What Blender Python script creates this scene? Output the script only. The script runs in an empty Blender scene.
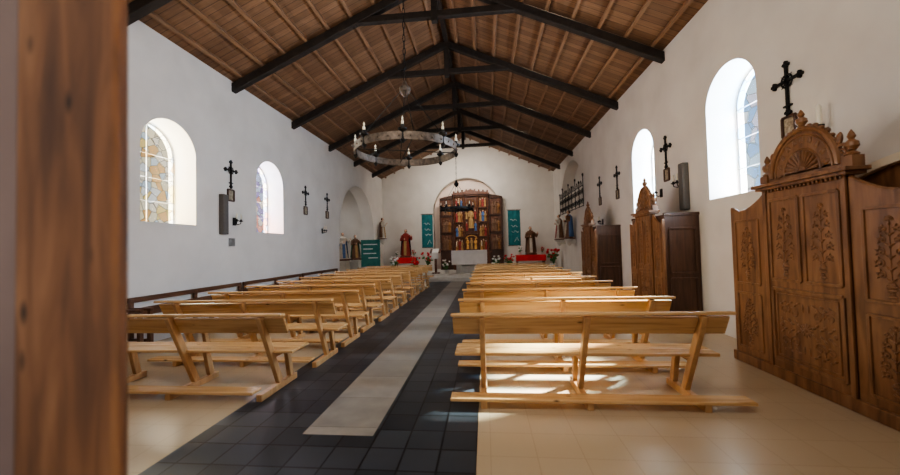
import bpy, bmesh, math, random
from mathutils import Vector, Matrix
random.seed(7)
S = bpy.context.scene
COL = S.collection
XL, XR, CX = -5.75, 3.8, -0.975
YF, YB = 0.82, 20.0
EAVE, RIDGE = 5.55, 7.7
SL = (RIDGE-EAVE)/(XR-CX)
pi = math.pi

# ------------------------------------------------------------ materials
def base_mat(name, rough=0.5, metal=0.0, col=(0.5, 0.5, 0.5)):
    m = bpy.data.materials.new(name); m.use_nodes = True
    nt = m.node_tree; b = nt.nodes['Principled BSDF']
    b.inputs['Roughness'].default_value = rough
    b.inputs['Metallic'].default_value = metal
    b.inputs['Base Color'].default_value = (*col, 1)
    return m, nt, b

def nd(nt, t, **kw):
    n = nt.nodes.new(t)
    for k, v in kw.items():
        setattr(n, k, v)
    return n

def ramp(nt, stops):
    r = nd(nt, 'ShaderNodeValToRGB')
    e = r.color_ramp.elements
    while len(e) < len(stops): e.new(0.5)
    for i, (p, c) in enumerate(stops):
        e[i].position = p; e[i].color = (*c, 1)
    return r

def bump(nt, b, src, strength=0.2, dist=0.01):
    bp = nd(nt, 'ShaderNodeBump')
    bp.inputs['Strength'].default_value = strength
    bp.inputs['Distance'].default_value = dist
    nt.links.new(src, bp.inputs['Height'])
    nt.links.new(bp.outputs['Normal'], b.inputs['Normal'])

def wood(name, c1, c2, c3=None, grain=(1, 14, 14), scale=1.5, rough=0.4, bs=0.15, knots=False, rnd=True):
    m, nt, b = base_mat(name, rough)
    tc = nd(nt, 'ShaderNodeTexCoord')
    vec = tc.outputs['Object']
    if rnd:
        oi = nd(nt, 'ShaderNodeObjectInfo')
        mu = nd(nt, 'ShaderNodeMath', operation='MULTIPLY'); mu.inputs[1].default_value = 37.0
        nt.links.new(oi.outputs['Random'], mu.inputs[0])
        ad = nd(nt, 'ShaderNodeVectorMath', operation='ADD')
        nt.links.new(vec, ad.inputs[0]); nt.links.new(mu.outputs[0], ad.inputs[1])
        vec = ad.outputs[0]
    mp = nd(nt, 'ShaderNodeMapping'); mp.inputs['Scale'].default_value = grain
    nt.links.new(vec, mp.inputs['Vector'])
    n = nd(nt, 'ShaderNodeTexNoise')
    n.inputs['Scale'].default_value = scale; n.inputs['Detail'].default_value = 7
    n.inputs['Distortion'].default_value = 0.6
    nt.links.new(mp.outputs[0], n.inputs['Vector'])
    st = [(0.3, c1), (0.7, c2)] if c3 is None else [(0.28, c1), (0.5, c2), (0.75, c3)]
    r = ramp(nt, st); nt.links.new(n.outputs['Fac'], r.inputs[0])
    out = r.outputs[0]
    if knots:
        mp2 = nd(nt, 'ShaderNodeMapping'); mp2.inputs['Scale'].default_value = tuple(1.0 if g <= 1 else 2.6 for g in grain)
        nt.links.new(vec, mp2.inputs['Vector'])
        v = nd(nt, 'ShaderNodeTexVoronoi'); v.inputs['Scale'].default_value = 3.2
        nt.links.new(mp2.outputs[0], v.inputs['Vector'])
        r2 = ramp(nt, [(0.03, (1, 1, 1)), (0.12, (0, 0, 0))]); nt.links.new(v.outputs['Distance'], r2.inputs[0])
        mx = nd(nt, 'ShaderNodeMixRGB'); mx.inputs[2].default_value = (*[c*0.4 for c in c1], 1)
        nt.links.new(r2.outputs[0], mx.inputs[0]); nt.links.new(out, mx.inputs[1]); out = mx.outputs[0]
    nt.links.new(out, b.inputs['Base Color'])
    bump(nt, b, n.outputs['Fac'], bs, 0.005)
    return m

def noisy(name, c1, c2, scale=5, rough=0.6, metal=0, bs=0.2, dist=0.01):
    m, nt, b = base_mat(name, rough, metal)
    tc = nd(nt, 'ShaderNodeTexCoord')
    n = nd(nt, 'ShaderNodeTexNoise'); n.inputs['Scale'].default_value = scale; n.inputs['Detail'].default_value = 6
    nt.links.new(tc.outputs['Object'], n.inputs['Vector'])
    r = ramp(nt, [(0.3, c1), (0.7, c2)]); nt.links.new(n.outputs['Fac'], r.inputs[0])
    nt.links.new(r.outputs[0], b.inputs['Base Color'])
    if bs: bump(nt, b, n.outputs['Fac'], bs, dist)
    return m

def tiles(name, c1, c2, mortar, w, rough, vary=0.5, offx=0.0, msize=0.006, h=None, nscale=3.5, rvary=0.25, detail=8):
    m, nt, b = base_mat(name, rough)
    tc = nd(nt, 'ShaderNodeTexCoord')
    mp = nd(nt, 'ShaderNodeMapping'); mp.inputs['Location'].default_value = (offx, 0, 0)
    nt.links.new(tc.outputs['Object'], mp.inputs['Vector'])
    br = nd(nt, 'ShaderNodeTexBrick'); br.offset = 0.0; br.squash = 1.0
    br.inputs['Scale'].default_value = 1
    br.inputs['Brick Width'].default_value = w; br.inputs['Row Height'].default_value = h or w
    br.inputs['Mortar Size'].default_value = msize
    br.inputs['Mortar Smooth'].default_value = 0.2
    br.inputs['Color1'].default_value = (*c1, 1); br.inputs['Color2'].default_value = (*c2, 1)
    br.inputs['Mortar'].default_value = (*mortar, 1)
    nt.links.new(mp.outputs[0], br.inputs['Vector'])
    n = nd(nt, 'ShaderNodeTexNoise'); n.inputs['Scale'].default_value = nscale; n.inputs['Detail'].default_value = detail
    nt.links.new(tc.outputs['Object'], n.inputs['Vector'])
    r = ramp(nt, [(0.3, (1-vary*0.5,)*3), (0.7, (1.0, 1.0, 1.0))]); nt.links.new(n.outputs['Fac'], r.inputs[0])
    mx = nd(nt, 'ShaderNodeMixRGB', blend_type='MULTIPLY'); mx.inputs[0].default_value = 1
    nt.links.new(br.outputs['Color'], mx.inputs[1]); nt.links.new(r.outputs[0], mx.inputs[2])
    nt.links.new(mx.outputs[0], b.inputs['Base Color'])
    rr = ramp(nt, [(0.3, (rough*(1-rvary),)*3), (0.7, (min(1, rough*(1+rvary)),)*3)]); nt.links.new(n.outputs['Fac'], rr.inputs[0])
    nt.links.new(rr.outputs[0], b.inputs['Roughness'])
    inv = nd(nt, 'ShaderNodeMath', operation='SUBTRACT'); inv.inputs[0].default_value = 1
    nt.links.new(br.outputs['Fac'], inv.inputs[1])
    bump(nt, b, inv.outputs[0], 0.3, 0.003)
    return m

def ceiling_mat():
    m, nt, b = base_mat('ceiling_planks', 0.6)
    tc = nd(nt, 'ShaderNodeTexCoord')
    sp = nd(nt, 'ShaderNodeSeparateXYZ'); nt.links.new(tc.outputs['Object'], sp.inputs[0])
    dv = nd(nt, 'ShaderNodeMath', operation='DIVIDE'); dv.inputs[1].default_value = 0.16
    nt.links.new(sp.outputs['Y'], dv.inputs[0])
    fl = nd(nt, 'ShaderNodeMath', operation='FLOOR'); nt.links.new(dv.outputs[0], fl.inputs[0])
    fr = nd(nt, 'ShaderNodeMath', operation='FRACT'); nt.links.new(dv.outputs[0], fr.inputs[0])
    dx = nd(nt, 'ShaderNodeMath', operation='DIVIDE'); dx.inputs[1].default_value = 4.8
    nt.links.new(sp.outputs['X'], dx.inputs[0])
    fx = nd(nt, 'ShaderNodeMath', operation='FLOOR'); nt.links.new(dx.outputs[0], fx.inputs[0])
    cb = nd(nt, 'ShaderNodeCombineXYZ'); nt.links.new(fl.outputs[0], cb.inputs[0]); nt.links.new(fx.outputs[0], cb.inputs[1])
    wn = nd(nt, 'ShaderNodeTexWhiteNoise', noise_dimensions='2D'); nt.links.new(cb.outputs[0], wn.inputs['Vector'])
    r = ramp(nt, [(0, (0.19, 0.100, 0.053)), (0.5, (0.235, 0.128, 0.069)), (1, (0.29, 0.163, 0.092))])
    nt.links.new(wn.outputs['Value'], r.inputs[0])
    mp = nd(nt, 'ShaderNodeMapping'); mp.inputs['Scale'].default_value = (1.2, 18, 1.2)
    nt.links.new(tc.outputs['Object'], mp.inputs['Vector'])
    n = nd(nt, 'ShaderNodeTexNoise'); n.inputs['Scale'].default_value = 2; n.inputs['Detail'].default_value = 6
    nt.links.new(mp.outputs[0], n.inputs['Vector'])
    r2 = ramp(nt, [(0.3, (0.70, 0.68, 0.66)), (0.7, (1, 1, 1))]); nt.links.new(n.outputs['Fac'], r2.inputs[0])
    mx = nd(nt, 'ShaderNodeMixRGB', blend_type='MULTIPLY'); mx.inputs[0].default_value = 1
    nt.links.new(r.outputs[0], mx.inputs[1]); nt.links.new(r2.outputs[0], mx.inputs[2])
    gap = nd(nt, 'ShaderNodeMath', operation='LESS_THAN'); gap.inputs[1].default_value = 0.07
    nt.links.new(fr.outputs[0], gap.inputs[0])
    mx2 = nd(nt, 'ShaderNodeMixRGB'); mx2.inputs[2].default_value = (0.055, 0.027, 0.015, 1)
    nt.links.new(gap.outputs[0], mx2.inputs[0]); nt.links.new(mx.outputs[0], mx2.inputs[1])
    nt.links.new(mx2.outputs[0], b.inputs['Base Color'])
    return m

def glass_mat(name, palette, scale=5.0, lead=0.02, leadcol=(0.22, 0.2, 0.17, 1)):
    m = bpy.data.materials.new(name); m.use_nodes = True
    nt = m.node_tree; nt.nodes.clear()
    out = nd(nt, 'ShaderNodeOutputMaterial')
    tc = nd(nt, 'ShaderNodeTexCoord')
    v = nd(nt, 'ShaderNodeTexVoronoi'); v.inputs['Scale'].default_value = scale
    v2 = nd(nt, 'ShaderNodeTexVoronoi', feature='DISTANCE_TO_EDGE'); v2.inputs['Scale'].default_value = scale
    nt.links.new(tc.outputs['Object'], v.inputs['Vector']); nt.links.new(tc.outputs['Object'], v2.inputs['Vector'])
    sp = nd(nt, 'ShaderNodeSeparateColor'); nt.links.new(v.outputs['Color'], sp.inputs[0])
    n = len(palette)
    r = ramp(nt, [(i/n, c) for i, c in enumerate(palette)]); r.color_ramp.interpolation = 'CONSTANT'
    nt.links.new(sp.outputs[0], r.inputs[0])
    lt = nd(nt, 'ShaderNodeMath', operation='LESS_THAN'); lt.inputs[1].default_value = lead
    nt.links.new(v2.outputs['Distance'], lt.inputs[0])
    mx = nd(nt, 'ShaderNodeMixRGB'); mx.inputs[2].default_value = leadcol
    nt.links.new(lt.outputs[0], mx.inputs[0]); nt.links.new(r.outputs[0], mx.inputs[1])
    tr = nd(nt, 'ShaderNodeBsdfTransparent'); nt.links.new(mx.outputs[0], tr.inputs[0])
    gl = nd(nt, 'ShaderNodeBsdfGlossy'); gl.inputs['Roughness'].default_value = 0.15
    ms = nd(nt, 'ShaderNodeMixShader'); ms.inputs[0].default_value = 0.04
    nt.links.new(tr.outputs[0], ms.inputs[1]); nt.links.new(gl.outputs[0], ms.inputs[2])
    nt.links.new(ms.outputs[0], out.inputs[0])
    return m

PLASTER = noisy('white_plaster', (0.645, 0.60, 0.545), (0.735, 0.69, 0.635), 1.3, 0.85, 0, 0.12, 0.02)
PLASTER2 = noisy('warm_plaster', (0.82, 0.67, 0.58), (0.88, 0.74, 0.65), 1.5, 0.85, 0, 0.1, 0.02)
ENTRY = noisy('mauve_grey_plaster', (0.16, 0.12, 0.12), (0.21, 0.165, 0.165), 2, 0.8, 0, 0.1, 0.02)
PINE = wood('pine', (0.48, 0.27, 0.11), (0.67, 0.415, 0.19), (0.76, 0.51, 0.265), (1, 12, 12), 1.6, 0.27, 0.1, knots=True)
PINE_LEG = wood('pine_leg', (0.46, 0.25, 0.105), (0.62, 0.375, 0.175), None, (12, 12, 1.2), 1.6, 0.32, 0.1)
DARKBEAM = wood('dark_beam', (0.012, 0.009, 0.008), (0.030, 0.022, 0.018), None, (3, 3, 3), 2.5, 0.6, 0.3)
PURLIN = wood('purlin_wood', (0.18, 0.095, 0.05), (0.31, 0.178, 0.10), None, (12, 1, 12), 1.5, 0.6, 0.2)
BENCHDARK = wood('dark_bench_wood', (0.08, 0.034, 0.017), (0.17, 0.08, 0.04), None, (12, 1, 12), 1.5, 0.4, 0.1)
CARVED = wood('carved_oak', (0.10, 0.043, 0.018), (0.21, 0.098, 0.042), (0.29, 0.145, 0.068), (8, 8, 1), 1.8, 0.38, 0.5)
CARVED_HI = wood('carved_relief_oak', (0.12, 0.053, 0.022), (0.27, 0.13, 0.06), None, (6, 6, 6), 3, 0.36, 0.5)
CABDARK = wood('dark_cabinet', (0.048, 0.021, 0.012), (0.105, 0.050, 0.028), None, (8, 8, 1), 1.8, 0.45, 0.2)
DOORWOOD = wood('door_wood', (0.065, 0.030, 0.017), (0.165, 0.078, 0.038), (0.27, 0.145, 0.077), (7, 7, 0.9), 2.0, 0.6, 0.3, knots=True)
IRON = noisy('black_iron', (0.010, 0.010, 0.011), (0.03, 0.028, 0.026), 20, 0.5, 0.6, 0.2)
RINGIRON = noisy('aged_iron', (0.055, 0.042, 0.034), (0.19, 0.15, 0.12), 18, 0.5, 0.5, 0.3)
CANDLE = base_mat('candle_wax', 0.5, 0, (0.85, 0.80, 0.66))[0]
GREYBOX = noisy('grey_speaker', (0.09, 0.08, 0.074), (0.13, 0.118, 0.108), 60, 0.8, 0, 0.1)
METAL = noisy('grey_metal', (0.25, 0.25, 0.25), (0.35, 0.35, 0.35), 10, 0.4, 0.6, 0)
RED = noisy('red_cloth', (0.55, 0.02, 0.02), (0.7, 0.04, 0.03), 6, 0.8, 0, 0.1)
WHITECLOTH = noisy('white_cloth', (0.78, 0.76, 0.73), (0.87, 0.85, 0.82), 4, 0.8, 0, 0.1)
TEAL = noisy('teal_cloth', (0.01, 0.13, 0.145), (0.02, 0.19, 0.21), 5, 0.8, 0, 0.1)
GREENB = noisy('green_banner', (0.03, 0.16, 0.14), (0.05, 0.22, 0.19), 5, 0.8, 0, 0.1)
GOLD = noisy('old_gold', (0.13, 0.052, 0.018), (0.36, 0.17, 0.055), 14, 0.45, 0.25, 0.4)
GOLD2 = noisy('bright_gold', (0.45, 0.20, 0.05), (0.85, 0.48, 0.14), 10, 0.4, 0.3, 0.3)
RETWOOD = wood('retable_wood', (0.070, 0.022, 0.010), (0.17, 0.060, 0.027), None, (6, 6, 1), 2, 0.4, 0.3)
RETDARK = wood('retable_wing_wood', (0.035, 0.012, 0.006), (0.09, 0.034, 0.017), None, (6, 6, 1), 2, 0.4, 0.3)
STONE = noisy('pale_stone', (0.5, 0.47, 0.42), (0.62, 0.59, 0.53), 6, 0.7, 0, 0.3)
LEAF = noisy('leaf_green', (0.02, 0.09, 0.02), (0.06, 0.2, 0.04), 10, 0.6, 0, 0.1)
FLOWER_R = base_mat('red_petals', 0.6, 0, (0.6, 0.02, 0.03))[0]
FLOWER_W = base_mat('white_petals', 0.6, 0, (0.85, 0.82, 0.78))[0]
SKIN = base_mat('painted_skin', 0.5, 0, (0.6, 0.37, 0.25))[0]
HAIR = base_mat('painted_hair', 0.6, 0, (0.05, 0.025, 0.015))[0]
ROBES = {k: noisy('robe_'+k, tuple(x*0.7 for x in c), c, 8, 0.55, 0, 0.3) for k, c in
         dict(brown=(0.19, 0.095, 0.05), blue=(0.08, 0.17, 0.38), white=(0.62, 0.56, 0.47), red=(0.36, 0.045, 0.035), dark=(0.06, 0.04, 0.04), gold=(0.45, 0.27, 0.10), green=(0.06, 0.17, 0.09)).items()}
PAPER = noisy('sepia_print', (0.18, 0.13, 0.08), (0.5, 0.42, 0.3), 30, 0.5, 0, 0)
CREAM = noisy('cream_paint', (0.78, 0.66, 0.49), (0.86, 0.75, 0.58), 5, 0.5, 0, 0.1)
F_BEIGE = tiles('beige_tiles', (0.545, 0.43, 0.29), (0.555, 0.44, 0.30), (0.46, 0.36, 0.24), 0.33, 0.25, 0.10, msize=0.0025, nscale=0.8, rvary=0.06, detail=3)
F_SLATE = tiles('slate_tiles', (0.020, 0.027, 0.037), (0.060, 0.070, 0.086), (0.005, 0.005, 0.006), 0.27, 0.40, 0.25, offx=0.1, msize=0.008, nscale=2.5, detail=4, rvary=0.08)
F_LIGHT = tiles('pale_strip_tiles', (0.29, 0.27, 0.235), (0.43, 0.40, 0.355), (0.22, 0.20, 0.17), 0.6, 0.42, 0.6, offx=1.54, msize=0.004, nscale=5)
CEIL = ceiling_mat()
GL_WARM = glass_mat('stained_glass_amber', [(1.0, 0.99, 0.94), (1.0, 0.92, 0.62), (0.95, 0.98, 1.0), (1.0, 0.98, 0.86), (0.97, 0.80, 0.55), (1.0, 0.98, 0.88), (0.84, 0.92, 0.98)], 6.5, 0.016)
GL_BLUE = glass_mat('stained_glass_blue', [(0.80, 0.91, 1.0), (0.58, 0.78, 1.0), (0.92, 0.97, 1), (0.88, 0.88, 0.97), (0.55, 0.74, 0.96)], 4.5, 0.012)
GL_MIX = glass_mat('stained_glass_violet', [(0.84, 0.9, 1.0), (0.95, 0.7, 0.64), (0.78, 0.84, 0.98), (1.0, 0.97, 0.93), (0.70, 0.67, 0.9)], 6, 0.016)

# ------------------------------------------------------------ mesh builder
class B:
    def __init__(s): s.bm = bmesh.new()
    def _f(s, faces, mi):
        for f in faces: f.material_index = mi
    def box(s, lo, hi, mi=0):
        x0, y0, z0 = lo; x1, y1, z1 = hi
        v = [s.bm.verts.new(p) for p in ((x0,y0,z0),(x1,y0,z0),(x1,y1,z0),(x0,y1,z0),(x0,y0,z1),(x1,y0,z1),(x1,y1,z1),(x0,y1,z1))]
        s._f([s.bm.faces.new([v[i] for i in q]) for q in ((0,3,2,1),(4,5,6,7),(0,1,5,4),(1,2,6,5),(2,3,7,6),(3,0,4,7))], mi)
        return s
    def beam(s, p1, p2, w, h, up=(0, 0, 1), mi=0):
        p1 = Vector(p1); p2 = Vector(p2); d = (p2-p1).normalized(); up = Vector(up)
        sd = d.cross(up)
        if sd.length < 1e-4: sd = d.cross(Vector((1, 0, 0)))
        sd.normalize(); u = sd.cross(d).normalized()
        v = []
        for p in (p1, p2):
            for a, b in ((-1,-1),(1,-1),(1,1),(-1,1)):
                v.append(s.bm.verts.new(p+sd*a*w/2+u*b*h/2))
        s._f([s.bm.faces.new([v[i] for i in q]) for q in ((0,3,2,1),(4,5,6,7),(0,1,5,4),(1,2,6,5),(2,3,7,6),(3,0,4,7))], mi)
        return s
    def tube(s, path, r, seg=8, mi=0, closed=False):
        P = [Vector(p) for p in path]; n = len(P); rings = []
        prev = None
        for i, p in enumerate(P):
            if closed: t = (P[(i+1) % n]-P[i-1])
            else: t = P[min(i+1, n-1)]-P[max(i-1, 0)]
            t.normalize()
            ref = prev if prev is not None else (Vector((0, 0, 1)) if abs(t.z) < 0.9 else Vector((1, 0, 0)))
            a = (ref - t*ref.dot(t)).normalized(); prev = a
            b = t.cross(a)
            rr = r[i] if isinstance(r, (list, tuple)) else r
            rings.append([s.bm.verts.new(p+a*rr*math.cos(2*pi*k/seg)+b*rr*math.sin(2*pi*k/seg)) for k in range(seg)])
        fs = []
        m = n if closed else n-1
        for i in range(m):
            A = rings[i]; C = rings[(i+1) % n]
            for k in range(seg):
                fs.append(s.bm.faces.new((A[k], A[(k+1) % seg], C[(k+1) % seg], C[k])))
        if not closed:
            fs.append(s.bm.faces.new(rings[0][::-1])); fs.append(s.bm.faces.new(rings[-1]))
        s._f(fs, mi); return s
    def cyl(s, p1, p2, r1, r2=None, seg=14, mi=0):
        return s.tube([p1, p2], [r1, r1 if r2 is None else r2], seg, mi)
    def lathe(s, prof, c=(0, 0, 0), seg=18, mi=0, closed=False, sx=1, sy=1):
        c = Vector(c); rings = []
        for r, z in prof:
            rings.append([s.bm.verts.new(c+Vector((max(r, 0.0005)*sx*math.cos(2*pi*k/seg), max(r, 0.0005)*sy*math.sin(2*pi*k/seg), z))) for k in range(seg)])
        fs = []; n = len(rings)
        for i in range(n if closed else n-1):
            A = rings[i]; C = rings[(i+1) % n]
            for k in range(seg):
                fs.append(s.bm.faces.new((A[k], A[(k+1) % seg], C[(k+1) % seg], C[k])))
        if not closed:
            fs.append(s.bm.faces.new(rings[0][::-1])); fs.append(s.bm.faces.new(rings[-1]))
        s._f(fs, mi); return s
    def sph(s, c, r, seg=10, mi=0, rot=None):
        if not isinstance(r, (tuple, list)): r = (r, r, r)
        M = Matrix.Translation(Vector(c)) @ (rot.to_4x4() if rot else Matrix.Identity(4)) @ Matrix.Diagonal((*r, 1))
        g = bmesh.ops.create_uvsphere(s.bm, u_segments=seg, v_segments=max(6, seg//2+2), radius=1, matrix=M)
        fs = set(f for v in g['verts'] for f in v.link_faces)
        s._f(fs, mi); return s
    def prism(s, poly, axis, a, b, mi=0):
        def P(p, t):
            return {'x': (t, p[0], p[1]), 'y': (p[0], t, p[1]), 'z': (p[0], p[1], t)}[axis]
        A = [s.bm.verts.new(P(p, a)) for p in poly]; C = [s.bm.verts.new(P(p, b)) for p in poly]
        n = len(poly)
        fs = [s.bm.faces.new(A), s.bm.faces.new(C[::-1])]
        for i in range(n):
            fs.append(s.bm.faces.new((A[i], C[i], C[(i+1) % n], A[(i+1) % n])))
        s._f(fs, mi); return s
    def done(s, name, mats, parent=None, bevel=0, smooth=True, label=None):
        bmesh.ops.recalc_face_normals(s.bm, faces=s.bm.faces)
        me = bpy.data.meshes.new(name); s.bm.to_mesh(me); s.bm.free()
        if not isinstance(mats, (list, tuple)): mats = [mats]
        for m in mats: me.materials.append(m)
        if smooth:
            me.shade_smooth(); me.set_sharp_from_angle(angle=math.radians(35))
        ob = bpy.data.objects.new(name, me); COL.objects.link(ob)
        if parent: ob.parent = parent
        if bevel:
            md = ob.modifiers.new('bevel', 'BEVEL'); md.width = bevel; md.segments = 2; md.limit_method = 'ANGLE'
        if label: ob['label'] = label
        return ob

def empty(name, loc, label, cat, group=None, rz=0):
    e = bpy.data.objects.new(name, None); e.location = loc; e.rotation_euler = (0, 0, rz)
    e.empty_display_size = 0.2
    COL.objects.link(e); tag(e, label, cat, group); return e
def tag(e, label, cat, group=None, kind=None):
    e['label'] = label; e['category'] = cat
    if group: e['group'] = group
    if kind: e['kind'] = kind
    return e
def struct(o, label):
    o['kind'] = 'structure'; o['label'] = label; o['category'] = o.name.split('_')[0]; return o
def copy_thing(root, loc, rz=None, label=None):
    def rec(o, par):
        n = o.copy(); COL.objects.link(n)
        if par: n.parent = par
        for c in list(o.children):
            if c is not n: rec(c, n)
        return n
    kids = list(root.children)
    n = root.copy(); COL.objects.link(n); n.location = loc
    if rz is not None: n.rotation_euler = (0, 0, rz)
    if label: n['label'] = label
    for c in kids: rec(c, n)
    return n

def arch(s0, s1, z0, zt, n=20):
    R = (s1-s0)/2; c = (s0+s1)/2; sp = zt-R
    pts = [(s0, z0), (s1, z0), (s1, sp)]
    for i in range(1, n): pts.append((c+R*math.cos(pi*i/n), sp+R*math.sin(pi*i/n)))
    pts.append((s0, sp)); return pts

def cut(ob, cutters):
    for c in cutters:
        md = ob.modifiers.new('b', 'BOOLEAN'); md.operation = 'DIFFERENCE'; md.solver = 'EXACT'; md.object = c
    dg = bpy.context.evaluated_depsgraph_get(); dg.update()
    me = bpy.data.meshes.new_from_object(ob.evaluated_get(dg))
    ob.modifiers.clear(); ob.data = me
    for c in cutters: bpy.data.objects.remove(c, do_unlink=True)

# ------------------------------------------------------------ room shell
b = B()
Y0, Y1 = -2.0, 20.6
def strip(x0, x1, y0, y1, mi): b.box((x0, y0, -0.1), (x1, y1, 0.0), mi)
strip(XL-2.6, -2.41, Y0, Y1, 0)
strip(-2.41, -1.54, Y0, Y1, 1)
strip(-1.54, -0.94, Y0, 2.87, 1)
strip(-1.54, -0.94, 2.87, Y1, 2)
strip(-0.94, -0.10, Y0, Y1, 1)
strip(-0.10, XR+0.6, Y0, Y1, 0)
struct(b.done('floor', [F_BEIGE, F_SLATE, F_LIGHT], smooth=False), 'beige tiled church floor with slate aisle and pale centre strip')

WL = [(5.5, 6.68, 2.08, 4.0), (8.6, 9.82, 2.02, 3.95)]
WR = [(5.32, 6.46, 2.2, 4.25), (8.38, 9.55, 2.24, 4.2)]
wl = B().box((XL-0.6, YF, 0), (XL, 20.6, 5.5)).done('wall_left', PLASTER, smooth=False)
cs = [B().prism(arch(*w), 'x', XL-1, XL+0.3).done('c', PLASTER) for w in WL]
cs.append(B().prism(arch(13.8, 18.3, -0.2, 4.42, 28), 'x', XL-1, XL+0.3).done('c', PLASTER))
cut(wl, cs); struct(wl, 'white plastered side wall with deep arched windows')
wr = B().box((XR, YF, 0), (XR+0.6, 20.6, 5.5)).done('wall_right', PLASTER, smooth=False)
cs = [B().prism(arch(*w), 'x', XR-0.3, XR+1).done('c', PLASTER) for w in WR]
cs.append(B().prism(arch(14.0, 18.2, 2.95, 5.15, 28), 'x', XR-0.3, XR+0.5).done('c', PLASTER))
cut(wr, cs); struct(wr, 'white plastered side wall with deep arched windows and tribune niche')
def gable(): return [(XL-0.02, 0), (XR+0.02, 0), (XR+0.02, EAVE), (CX, RIDGE+0.05), (XL-0.02, EAVE)]
wb = B().prism(gable(), 'y', YB, YB+0.6).done('wall_back', PLASTER, smooth=False)
cut(wb, [B().prism(arch(CX-1.88, CX+1.88, -0.2, 5.4, 32), 'y', YB-0.3, YB+1).done('c', PLASTER)])
struct(wb, 'white gable wall with tall arched altar recess')
ap = B().box((CX-2.1, YB+0.6, 0), (CX+2.1, YB+0.7, 5.6)).done('wall_apse', PLASTER2, smooth=False)
struct(ap, 'warm cream plaster at the back of the altar recess')
wf = B().prism(gable(), 'y', YF, YF+0.2).done('wall_front', ENTRY, smooth=False)
cut(wf, [B().box((-1.175, 0, -0.2), (1.45, 2, 2.9)).done('c', ENTRY)])
struct(wf, 'mauve grey entrance wall around the doorway')
ch = B()
ch.box((XL-2.1, 13.5, 0), (XL-2.0, 18.7, 4.8)); ch.box((XL-2.1, 13.4, 0), (XL-0.6, 13.5, 4.8)); ch.box((XL-2.1, 18.7, 0), (XL-0.6, 18.8, 4.8)); ch.box((XL-2.1, 13.4, 4.8), (XL-0.6, 18.8, 4.9))
struct(ch.done('wall_chapel', PLASTER, smooth=False), 'white walls of the small side chapel')
zo = EAVE-0.6*SL
c = B().prism([(XL-0.6, zo), (CX, RIDGE), (XR+0.6, zo), (XR+0.6, zo+0.15), (CX, RIDGE+0.15), (XL-0.6, zo+0.15)], 'y', YF, 20.6).done('ceiling', CEIL, smooth=False)
struct(c, 'pitched ceiling of brown wooden planks')
st = B().box((XL+0.02, 16.0, 0), (XR-0.02, 20.6, 0.15)); st.box((XL+0.02, 16.35, 0.15), (XR-0.02, 20.58, 0.3))
struct(st.done('trim_1', STONE, smooth=False), 'pale stone steps up to the altar area')

# doorway frame near the viewer
d = B()
d.box((-1.19, 0.80, 0), (-0.905, 0.84, 2.9)); d.box((1.19, 0.80, 0), (1.45, 0.84, 2.9)); d.box((-1.19, 0.80, 2.75), (1.45, 0.84, 3.0))
struct(d.done('door_1', DOORWOOD, bevel=0.012), 'thick worn brown wooden doorway frame with knots')

def window(n, side, w, gm):
    y0, y1, z0, zt = w
    x = XL-0.48 if side < 0 else XR+0.48
    b = B()
    b.prism(arch(y0-0.01, y1+0.01, z0-0.01, zt+0.01), 'x', x-0.006, x+0.006, 0)
    R = (y1-y0)/2; sp = zt-R; c = (y0+y1)/2
    pa = [(x, y0+0.02, z0+0.02), (x, y1-0.02, z0+0.02), (x, y1-0.02, sp)] + [(x, c+(R-0.02)*math.cos(pi*i/16), sp+(R-0.02)*math.sin(pi*i/16)) for i in range(1, 16)] + [(x, y0+0.02, sp)]
    b.tube(pa, 0.014, 6, 1, closed=True)
    b.beam((x, c, z0), (x, c, zt-0.02), 0.014, 0.02, mi=1)
    for k in range(1, 4):
        z = z0+(sp-z0)*k/3
        b.beam((x, y0, z), (x, y1, z), 0.014, 0.012, mi=1)
    struct(b.done('window_%d' % n, [gm, METAL], smooth=False), 'arched stained glass window with metal glazing bars')
window(1, -1, WL[0], GL_WARM); window(2, -1, WL[1], GL_MIX)
window(3, 1, WR[0], GL_BLUE); window(4, 1, WR[1], GL_BLUE)

# ------------------------------------------------------------ roof timbers
def roofz(x): return EAVE+SL*(x-XL) if x < CX else EAVE+SL*(XR-x)
def truss(y):
    e = empty('roof_truss', (CX, y, 5.3), 'dark timber roof truss with collar beam and king post', 'beam', 'roof trusses')
    off = 0.11+0.09
    hw = XR-CX
    zr = lambda dx: EAVE+SL*(hw-abs(dx))-off-5.3
    for sg in (-1, 1):
        B().beam((sg*(hw+0.1), 0, zr(hw)-0.1*SL), (0, 0, zr(0)), 0.15, 0.18).done('rafter', DARKBEAM, e, 0.012)
    zc = 6.68-5.3
    dx = hw-(zc-zr(hw))/SL
    B().beam((-dx-0.1, 0, zc), (dx+0.1, 0, zc), 0.13, 0.15).done('collar_beam', DARKBEAM, e, 0.012)
    B().beam((0, 0, zc-0.16), (0, 0, zr(0)), 0.14, 0.14, up=(0, 1, 0)).done('king_post', DARKBEAM, e, 0.012)
    return e
t0 = truss(2.6)
for i in range(1, 7):
    copy_thing(t0, (CX, 2.6*(i+1), 5.3))
for sg in (-1, 1):
    for k in range(9):
        dx = 0.22+0.53*k
        x = (XL+dx) if sg < 0 else (XR-dx)
        z = roofz(x)-0.045
        p = B().beam((0, YF+0.2, 0), (0, YB, 0), 0.07, 0.085, up=((-SL if sg < 0 else SL), 0, 1)).done('roof_purlin', PURLIN, None)
        p.location = (x, 0, z)
        tag(p, 'long brown wooden purlin under the roof planks', 'beam', 'roof purlins')
p = B().beam((0, YF+0.2, 0), (0, YB, 0), 0.12, 0.16).done('ridge_beam', DARKBEAM)
p.location = (CX, 0, RIDGE-0.1)
tag(p, 'dark timber ridge beam along the roof apex', 'beam')

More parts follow.
